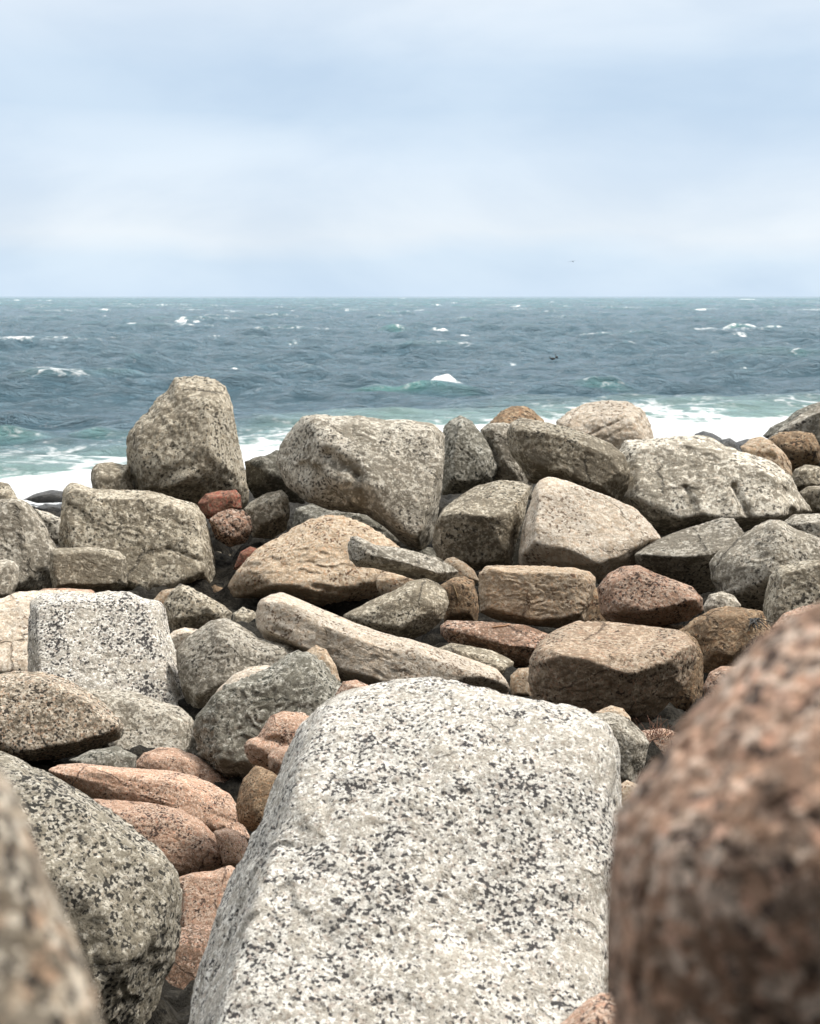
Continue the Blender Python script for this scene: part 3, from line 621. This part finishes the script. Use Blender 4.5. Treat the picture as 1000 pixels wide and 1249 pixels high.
def sea():
    a_in = np.tan(np.linspace(-math.radians(18), math.radians(18), 1000))
    side = np.tan(np.linspace(math.radians(18), math.radians(78), 60))[1:]
    tx = np.concatenate([-side[::-1], a_in, side])
    ys = np.concatenate([np.geomspace(16, 300, 1000)[:-1], np.cumsum(np.concatenate([[300], np.linspace(1.0, 6.5, 520)])), np.geomspace(2300, 14000, 50)[0:]])
    TX, Y = np.meshgrid(tx, ys); X = TX * Y
    x, y = X.ravel(), Y.ravel(); dy = np.gradient(ys)[:, None].repeat(len(tx), 1).ravel()
    z = np.zeros_like(x); R = np.random.default_rng(21)
    near = dy.reshape(len(ys), -1)[:, 0]
    for i in range(130):
        lam = 30 * (.62 / 30) ** (i / 129.0) * R.uniform(.9, 1.1)
        th = R.normal(0, .55) + .12; k = 2 * math.pi / lam
        amp = .0062 * lam * R.uniform(.6, 1.3) * (1.5 if lam < 4 else 1.0)
        if lam > 7: amp *= .66
        elif lam > 2: amp *= 1.2
        rows = np.nonzero(lam / (2.4 * near) > .62)[0]
        if not len(rows): continue
        e_ = (rows[-1] + 1) * len(tx); xs_, ys_ = x[:e_], y[:e_]
        kx, ky = k * math.sin(th), -k * math.cos(th)
        fade = np.clip(lam / (2.4 * dy[:e_]) - .6, 0, 1) ** .5
        sn = np.sin(kx * xs_ + ky * ys_ + R.uniform(0, 7))
        if lam > 9: fade = fade * (1 + 1.6 * sstep(180, 700, ys_))
        z[:e_] += amp * fade * (np.exp(1.5 * (sn - 1)) * 2.3 - .95)
    # broken up: gusts and groups
    P = np.stack([x * .05, y * .05, x * 0], 1)
    z *= .9 + .28 * fbm(P, 3)
    shoal = np.interp(x, [-12, -6, -2, 4, 9, 14], [27, 28.5, 40, 43, 43.5, 45])
    shoal = shoal + 2.2 * fbm(np.stack([x * .25, y * .1, x * 0 + 3], 1), 3)
    z *= .16 + .84 * sstep(0, 22, y - shoal)
    z = .8 * np.tanh(z / .8)
    foam = np.zeros_like(x); crest = np.zeros_like(x)
    for (px, py, L, st, hgt) in WHITECAPS:
        q = sea_point(px, py); w = L * .5 * q[1] / F
        sy = .035 * q[1] if q[1] < 120 else .03 * q[1]
        sy = min(max(sy * .35, .55), 9)
        if q[1] > 130: hgt *= .65
        bend = (x - q[0]) ** 2 / (8 * w + 4) * .4
        M = np.nonzero((np.abs(x - q[0]) < 2.6 * w) & (np.abs(y - q[1] + bend) < 6 * sy))[0]
        if not len(M): continue
        xm, ym, o0 = x[M], y[M], np.zeros(len(M))
        yy = ym - q[1] + bend[M] + .5 * sy * perlin(np.stack([xm * 1.1 / (w + .3), ym * .3, o0 + px], 1))
        ex = np.exp(-np.abs((xm - q[0]) / w) ** 2.6)
        prof = np.exp(-(np.where(yy < 0, yy / (.75 * sy), yy / (2.0 * sy))) ** 2)
        z[M] += hgt * ex * prof * (1 + .3 * perlin(np.stack([xm * 2 / (w + .3), o0, o0 + px], 1)))
        foam[M] += st * ex * np.exp(-((yy + .10 * sy) / (.6 * sy)) ** 2) * np.clip(.85 + .9 * perlin(np.stack([xm * 3.5 / (w + .3), ym * 1.2 / sy, o0 + py], 1)), .3, 1.5)
        crest[M] += min(.95, hgt * 1.4) * ex * np.clip(.8 + .9 * perlin(np.stack([xm * .9, ym * .6, o0 + 4], 1)), .45, 1) * np.exp(-((yy + .3 * sy) / (.8 * sy)) ** 2)
    # small crests that break by themselves
    zz = z.reshape(X.shape)
    hi = sstep(.30, .62, z) * sstep(.1, .7, fbm(np.stack([x * .35, y * .12, x * 0 + 8], 1), 3)) * sstep(50, 75, y)
    hi *= 1 - sstep(160, 300, y)
    foam += .28 * hi
    foam += .30 * sstep(.10, .50, z) * (1 - .6 * sstep(200, 900, y)) * sstep(-.2, .5, fbm(np.stack([x * .09, y * .05, x * 0 + 4], 1), 2))
    crest += .14 * sstep(.2, .6, z)
    # surf: lace first, then solid white wash
    lace = sstep(15, -2, y - shoal) * .62
    solid = sstep(3.5, -2.5, y - shoal)
    wash = lace * (0.55 + .75 * fbm(np.stack([x * .22, y * .12, x * 0 + 1], 1), 4)) 
    foam = np.maximum(foam, np.clip(wash, 0, .62)); foam = np.maximum(foam, 1.6 * solid)
    z += .10 * solid * fbm(np.stack([x * 1.3, y * .9, x * 0], 1), 4)
    shallow = sstep(16, -4, y - shoal)
    verts = np.stack([x, y, z], 1)
    nx, ny = len(tx), len(ys); I = np.arange(nx * ny).reshape(ny, nx)
    Fq = np.stack([I[:-1, :-1], I[:-1, 1:], I[1:, 1:], I[1:, :-1]], -1).reshape(-1, 4)
    m, nt = new_mat('sea_water'); N = NT(nt)
    tc = N.n('ShaderNodeTexCoord'); P = tc.outputs['Object']
    fo = N.n('ShaderNodeAttribute', attribute_name='foam'); cr = N.n('ShaderNodeAttribute', attribute_name='crest'); sh = N.n('ShaderNodeAttribute', attribute_name='shallow')
    col = N.mix(N.math('MULTIPLY', cr.outputs['Fac'], .8, clamp=True), (.112, .205, .262), (.10, .44, .35))
    col = N.mix(N.math('MULTIPLY', sh.outputs['Fac'], .92, clamp=True), col, (.40, .62, .54))
    mp = N.n('ShaderNodeMapping'); mp.inputs['Scale'].default_value = (.5, 1.0, 1.0); N.l(P, mp.inputs[0])
    n0 = N.noise(mp.outputs[0], .34, 5, .6, .4); n1 = N.noise(mp.outputs[0], 1.5, 7, .70, .6); n2 = N.noise(mp.outputs[0], 5.5, 5, .7, .3)
    h = N.math('MULTIPLY_ADD', n2.outputs[0], .22, N.math('MULTIPLY_ADD', n1.outputs[0], 1.0, N.math('MULTIPLY', n0.outputs[0], 1.35)))
    bp = N.n('ShaderNodeBump'); bp.inputs['Strength'].default_value = 1.0; bp.inputs['Distance'].default_value = .8; N.l(h, bp.inputs['Height'])
    wb = N.n('ShaderNodeBsdfPrincipled'); N.l(col, wb.inputs['Base Color']); wb.inputs['Roughness'].default_value = .13; wb.inputs['IOR'].default_value = 1.333
    N.l(bp.outputs[0], wb.inputs['Normal'])
    # foam: lacy threads where thin, closed where thick
    vw = N.noise(P, .8, 3, .6)
    sc = N.n('ShaderNodeVectorMath', operation='SCALE'); N.l(vw.outputs['Color'], sc.inputs[0]); sc.inputs['Scale'].default_value = 2.2
    ad = N.n('ShaderNodeVectorMath', operation='ADD'); N.l(P, ad.inputs[0]); N.l(sc.outputs[0], ad.inputs[1])
    mp2 = N.n('ShaderNodeMapping'); mp2.inputs['Scale'].default_value = (.7, .45, 1); N.l(ad.outputs[0], mp2.inputs[0])
    vo = N.n('ShaderNodeTexVoronoi', feature='DISTANCE_TO_EDGE'); vo.inputs['Scale'].default_value = 1.0; N.l(mp2.outputs[0], vo.inputs['Vector'])
    thr = N.ss(vo.outputs['Distance'], .22, .0)
    fn = N.noise(P, 2.2, 6, .68)
    pat = N.math('MULTIPLY_ADD', thr, .26, N.math('MULTIPLY', fn.outputs[0], .95))
    ff = N.math('ADD', fo.outputs['Fac'], pat)
    fac = N.ss(ff, .80, 1.22)
    fb = N.n('ShaderNodeBsdfPrincipled'); fb.inputs['Base Color'].default_value = (.78, .80, .81, 1); fb.inputs['Roughness'].default_value = .7; fb.inputs['Specular IOR Level'].default_value = .2
    b2 = N.n('ShaderNodeBump'); b2.inputs['Strength'].default_value = .8; b2.inputs['Distance'].default_value = .3; N.l(fn.outputs[0], b2.inputs['Height']); N.l(b2.outputs[0], fb.inputs['Normal'])
    mx = N.n('ShaderNodeMixShader'); N.l(fac, mx.inputs[0]); N.l(wb.outputs[0], mx.inputs[1]); N.l(fb.outputs[0], mx.inputs[2])
    out = N.n('ShaderNodeOutputMaterial'); N.l(mx.outputs[0], out.inputs[0])
    o = link_mesh('sea', verts, Fq, m)
    for nm, v in (('foam', foam), ('crest', np.clip(crest, 0, 1)), ('shallow', shallow)):
        at_ = o.data.attributes.new(nm, 'FLOAT', 'POINT'); at_.data.foreach_set('value', v.astype(np.float32))
    tag(o, kind='structure'); return o
sea()

# ------------------------------------------------------------------ small things
def plain(name, colr, rough=.8):
    m, nt = new_mat(name); N = NT(nt); tc = N.n('ShaderNodeTexCoord'); no = N.noise(tc.outputs['Object'], 40, 3)
    pb = N.n('ShaderNodeBsdfPrincipled'); pb.inputs['Roughness'].default_value = rough
    N.l(N.mix(no.outputs[0], tuple(c * .7 for c in colr), tuple(min(1, c * 1.3) for c in colr)), pb.inputs['Base Color'])
    out = N.n('ShaderNodeOutputMaterial'); N.l(pb.outputs[0], out.inputs[0]); return m

def tube(bm, pts, radii, seg=6):
    pts = [Vector(p) for p in pts]; rings = []
    for i, (p, r) in enumerate(zip(pts, radii)):
        t = (pts[min(i + 1, len(pts) - 1)] - pts[max(i - 1, 0)]).normalized()
        u = t.orthogonal().normalized(); v = t.cross(u)
        if rings:
            pass
        rings.append([bm.verts.new(p + (u * math.cos(k * 2 * math.pi / seg) + v * math.sin(k * 2 * math.pi / seg)) * r) for k in range(seg)])
    for r0, r1 in zip(rings, rings[1:]):
        # align ring starts
        s = min(range(seg), key=lambda s: (r1[s].co - r0[0].co).length)
        for k in range(seg):
            bm.faces.new((r0[k], r0[(k + 1) % seg], r1[(k + 1 + s) % seg], r1[(k + s) % seg]))
    bm.faces.new(rings[0][::-1]); bm.faces.new(rings[-1])

def bm_obj(name, bm, mat, loc, parent=None):
    bmesh.ops.recalc_face_normals(bm, faces=bm.faces[:])
    me = bpy.data.meshes.new(name); bm.to_mesh(me); bm.free()
    for f in me.polygons: f.use_smooth = True
    me.materials.append(mat); o = bpy.data.objects.new(name, me); o.location = loc; COL.objects.link(o)
    if parent: o.parent = parent
    return o

# SMALL_BEGIN
bpy.context.view_layer.update()
_dg = bpy.context.evaluated_depsgraph_get()
def surf(x, y):
    """the point of the scene seen at a picture point, and its normal"""
    r = ray(x, y); n = Vector(r).normalized()
    ok, loc, nor, *_ = scene.ray_cast(_dg, Vector(CAM), n)
    return (loc, nor) if ok else (Vector(at(x, y, 8)), Vector((0, -1, 0)))

def stems(name, label, cat, xy, n, length, spread, rad, mat, seed, up=(0, -.15, 1), grow=.02):
    R = random.Random(seed); base, _ = surf(*xy); base = base - Vector((0, 0, .006)); bm = bmesh.new(); up = Vector(up).normalized()
    for i in range(n):
        o = Vector((R.gauss(0, grow), R.gauss(0, grow * .5), 0)); L = length * R.uniform(.45, 1.1)
        d = (up + Vector((R.gauss(0, spread), R.gauss(0, spread), R.gauss(0, spread * .4)))).normalized()
        side = Vector((R.gauss(0, 1), R.gauss(0, 1), -.35)) * L * .22
        pts = [o + d * L * t + side * t * t for t in (0, .25, .5, .75, 1)]
        r0 = rad * R.uniform(.7, 1.2)
        tube(bm, pts, [r0, r0 * .9, r0 * .8, r0 * .6, r0 * .25], 5)
    return tag(bm_obj(name, bm, mat, base), label, cat)

straw = plain('dry_straw', (.42, .30, .16)); redgrass = plain('dead_grass', (.26, .13, .085)); weedm = plain('dark_weed', (.018, .016, .014), .5); twigm = plain('twig_bark', (.40, .22, .12))
stems('dry_grass', 'tuft of dead reddish grass on the pinkish stone beside the big white boulder', 'grass', (803, 897), 46, .075, .55, .0011, redgrass, 3, grow=.028)
stems('grass_stem', 'single pale dry stem standing up beside the dead reddish grass', 'stem', (812, 897), 1, .062, .02, .0016, straw, 5, grow=.001)
stems('dry_grass', 'few dry stems leaning before the small pink stone in the hollow', 'grass', (290, 1044), 4, .09, .35, .0016, straw, 8, up=(-.5, -.2, 1), grow=.012)
stems('dry_grass', 'thin reddish twiglets in the gap right of the brick-shaped tan rock', 'grass', (719, 738), 12, .06, .35, .0012, redgrass, 12, grow=.02)
stems('seaweed', 'clump of black dried seaweed hanging on the rusty brown rock', 'seaweed', (914, 752), 40, .10, .75, .0026, weedm, 15, up=(.25, -.6, -.5), grow=.022)
def lying(name, label, cat, pts, rad, mat):
    P = [surf(*q)[0] + surf(*q)[1] * rad * .9 for q in pts]; c = P[0].copy(); bm = bmesh.new()
    tube(bm, [p - c for p in P], [rad * .8] + [rad] * (len(P) - 2) + [rad * .5], 6)
    return tag(bm_obj(name, bm, mat, c), label, cat)
lying('twig', 'short orange twig lying on the flat reddish slab', 'twig', [(600, 766), (608, 765), (615, 764), (621, 762.5)], .0045, twigm)
lying('straw', 'thin pale straw lying across the upright brown stone', 'straw', [(553, 713), (555, 719), (557.5, 726), (559, 733)], .0022, straw)

# birds
def revolve(bm, prof, seg=12, M=None):
    """prof: (y, radius, z)"""
    rings = []
    for y, r, z in prof:
        rings.append([bm.verts.new(Vector((math.cos(k * 2 * math.pi / seg) * r, y, z + math.sin(k * 2 * math.pi / seg) * r))) for k in range(seg)])
    for a, b in zip(rings, rings[1:]):
        for k in range(seg): bm.faces.new((a[k], a[(k + 1) % seg], b[(k + 1) % seg], b[k]))
    bm.faces.new(rings[0][::-1]); bm.faces.new(rings[-1])
birdm = plain('dark_feathers', (.03, .03, .032), .6); gullm = plain('grey_feathers', (.16, .165, .175), .7); billm = plain('bill_horn', (.12, .09, .05), .5)
def swimmer(name, label, xy, heading, s, neck):
    q = sea_point(*xy); bm = bmesh.new()
    revolve(bm, [(-.30, .01, .05), (-.24, .045, .04), (-.12, .095, .03), (0, .115, .025), (.12, .095, .03), (.19, .055, .06), (.22, .03, .08)])
    tube(bm, [(0, .16, .05), (0, .21, .11), (0, .215, .11 + neck * .5), (0, .22, .10 + neck), (0, .235, .14 + neck)], [.05, .038, .03, .03, .034], 8)
    revolve(bm, [(.195, .015, .15 + neck), (.215, .035, .155 + neck), (.25, .038, .155 + neck), (.28, .024, .15 + neck), (.29, .008, .148 + neck)], 8)
    bmesh.ops.scale(bm, vec=(s, s, s), verts=bm.verts[:])
    o = bm_obj(name, bm, birdm, (q[0], q[1], .12)); o.rotation_euler.z = heading
    b = bmesh.new(); tube(b, [(0, .285 * s, (.148 + neck) * s), (0, .33 * s, (.143 + neck) * s), (0, .345 * s, (.136 + neck) * s)], [.010 * s, .007 * s, .003 * s], 6)
    bm_obj('bill', b, billm, (0, 0, 0), o)
    return tag(o, label, 'bird', 'dark birds swimming on the sea')
swimmer('seabird', 'dark seabird sitting low on the water, the lower of the two', (673.7, 440.6), math.radians(70), .62, .02)
swimmer('seabird', 'dark seabird with upright neck, just right of the lower one', (678.8, 438.6), math.radians(20), .62, .16)
def gull():
    q = at(698.8, 319, 200); bm = bmesh.new()
    revolve(bm, [(-.24, .008, .01), (-.18, .03, .005), (-.05, .065, 0), (.08, .07, 0), (.16, .05, .01), (.21, .042, .02), (.25, .03, .02), (.285, .008, .015)])
    for sx in (-1, 1):
        st = [(0.03, .12, .16, .03, .02), (.22, .13, .15, .075, .016), (.38, .10, .11, .06, .012), (.55, .03, .06, -.005, .008), (.66, -.05, .02, -.05, .004)]
        prev = None
        for (x, y, ch, z, t) in st:
            ring = [bm.verts.new((sx * x, y, z)), bm.verts.new((sx * x, y - ch * .4, z + t)), bm.verts.new((sx * x, y - ch * 1.4, z)), bm.verts.new((sx * x, y - ch * .4, z - t * .4))]
            if prev:
                for k in range(4): bm.faces.new((prev[k], prev[(k + 1) % 4], ring[(k + 1) % 4], ring[k]))
            prev = ring
        bm.faces.new(prev)
    v = [bm.verts.new(p) for p in ((-.02, -.2, .012), (.02, -.2, .012), (.06, -.33, .01), (-.06, -.33, .01))]
    w_ = [bm.verts.new((p.co.x, p.co.y, p.co.z - .008)) for p in v]
    bm.faces.new(v); bm.faces.new(w_[::-1])
    for k in range(4): bm.faces.new((v[k], v[(k + 1) % 4], w_[(k + 1) % 4], w_[k]))
    o = bm_obj('gull', bm, gullm, tuple(q)); o.rotation_euler = (0, math.radians(4), math.radians(165))
    return tag(o, 'grey gull gliding alone in the sky above the horizon', 'bird')
gull()
# SMALL_END

# ------------------------------------------------------------------ sky and light
SUN_EL, SUN_AZ = math.radians(57), math.radians(78)      # azimuth from +y towards +x
w = bpy.data.worlds.new('World'); scene.world = w; w.use_nodes = True
nt = w.node_tree; nt.nodes.clear(); N = NT(nt)
sky = N.n('ShaderNodeTexSky', sky_type='NISHITA'); sky.sun_disc = False; sky.sun_elevation = SUN_EL; sky.sun_rotation = SUN_AZ
tc = N.n('ShaderNodeTexCoord'); dv = tc.outputs['Generated']
sp = N.n('ShaderNodeSeparateXYZ'); N.l(dv, sp.inputs[0])
# cloud sheet seen from below: flattened towards the horizon
mp = N.n('ShaderNodeMapping'); mp.inputs['Scale'].default_value = (4.2, 4.2, 9.5); mp.inputs['Location'].default_value = (3.1, 1.7, .35); N.l(dv, mp.inputs[0])
c1 = N.noise(mp.outputs[0], 1.0, 6, .5, .25)
mp2 = N.n('ShaderNodeMapping'); mp2.inputs['Scale'].default_value = (6, 6, 22.0); mp2.inputs['Location'].default_value = (7.3, 2.2, .0); N.l(dv, mp2.inputs[0])
c2 = N.noise(mp2.outputs[0], 1.0, 5, .5, .2)
zz = N.math('ADD', sp.outputs[2], N.math('MULTIPLY_ADD', c2.outputs[0], .035, -.0175))
rp = N.n('ShaderNodeValToRGB'); N.l(N.math('MULTIPLY', zz, 4.0, clamp=True), rp.inputs[0])
stops = [(0, (6.9, 8.2, 9.7)), (.09, (7.2, 8.4, 9.7)), (.16, (8.4, 9.05, 9.8)), (.35, (7.6, 8.6, 9.8)), (.47, (6.3, 7.6, 9.15)), (.58, (6.5, 7.75, 9.25)), (.72, (7.9, 8.75, 9.8)), (.82, (8.7, 9.2, 9.9)), (1.0, (9.6, 9.6, 9.6))]
while len(rp.color_ramp.elements) < len(stops): rp.color_ramp.elements.new(.5)
for e, (ps, cc) in zip(rp.color_ramp.elements, stops): e.position = ps; e.color = (*cc, 1)
mr = N.ss(c1.outputs[0], .36, .66)
cl = N.mix(mr, (.86, .905, .945), (1.03, 1.035, 1.025)); clouds = N.mix(1.0, rp.outputs[0], cl, 'MULTIPLY')
# overcast: the zenith is the brightest part
zen = N.math('MULTIPLY_ADD', N.ss(sp.outputs[2], .2, .85), 1.8, 1.0)
# the unseen sky behind the camera is dimmed, so rock fronts get less fill
zen = N.math('MULTIPLY', zen, N.math('MULTIPLY_ADD', N.ss(sp.outputs[1], -.65, .35), .93, .07))
vz = N.n('ShaderNodeVectorMath', operation='SCALE'); N.l(clouds, vz.inputs[0]); N.l(zen, vz.inputs['Scale'])
fin = N.mix(.96, sky.outputs[0], vz.outputs[0])
bg = N.n('ShaderNodeBackground'); bg.inputs[1].default_value = .0395; N.l(fin, bg.inputs[0])
wo = N.n('ShaderNodeOutputWorld'); N.l(bg.outputs[0], wo.inputs[0])

sl = bpy.data.lights.new('sun', 'SUN'); sl.energy = 1.5; sl.angle = math.radians(12); sl.color = (1, .95, .87)
so = bpy.data.objects.new('sun', sl); COL.objects.link(so)
sd = Vector((math.cos(SUN_EL) * math.sin(SUN_AZ), math.cos(SUN_EL) * math.cos(SUN_AZ), math.sin(SUN_EL)))
so.rotation_euler = sd.to_track_quat('Z', 'Y').to_euler()

# ------------------------------------------------------------------ camera
cd = bpy.data.cameras.new('camera'); co = bpy.data.objects.new('camera', cd); COL.objects.link(co)
co.location = CAM; co.rotation_euler = (math.pi / 2 - PITCH, 0, 0)
cd.sensor_fit = 'VERTICAL'; cd.sensor_height = 24; cd.lens = F / 1249 * 24
cd.clip_start = .05; cd.clip_end = 20000
cd.dof.use_dof = True; cd.dof.focus_distance = 5.6; cd.dof.aperture_fstop = cd.lens / 5.0
scene.camera = co
scene.cycles.use_denoising = True
vs = scene.view_settings; vs.view_transform = 'Standard'; vs.look = 'None'; vs.exposure = 1.36; vs.gamma = 1; vs.use_curve_mapping = False
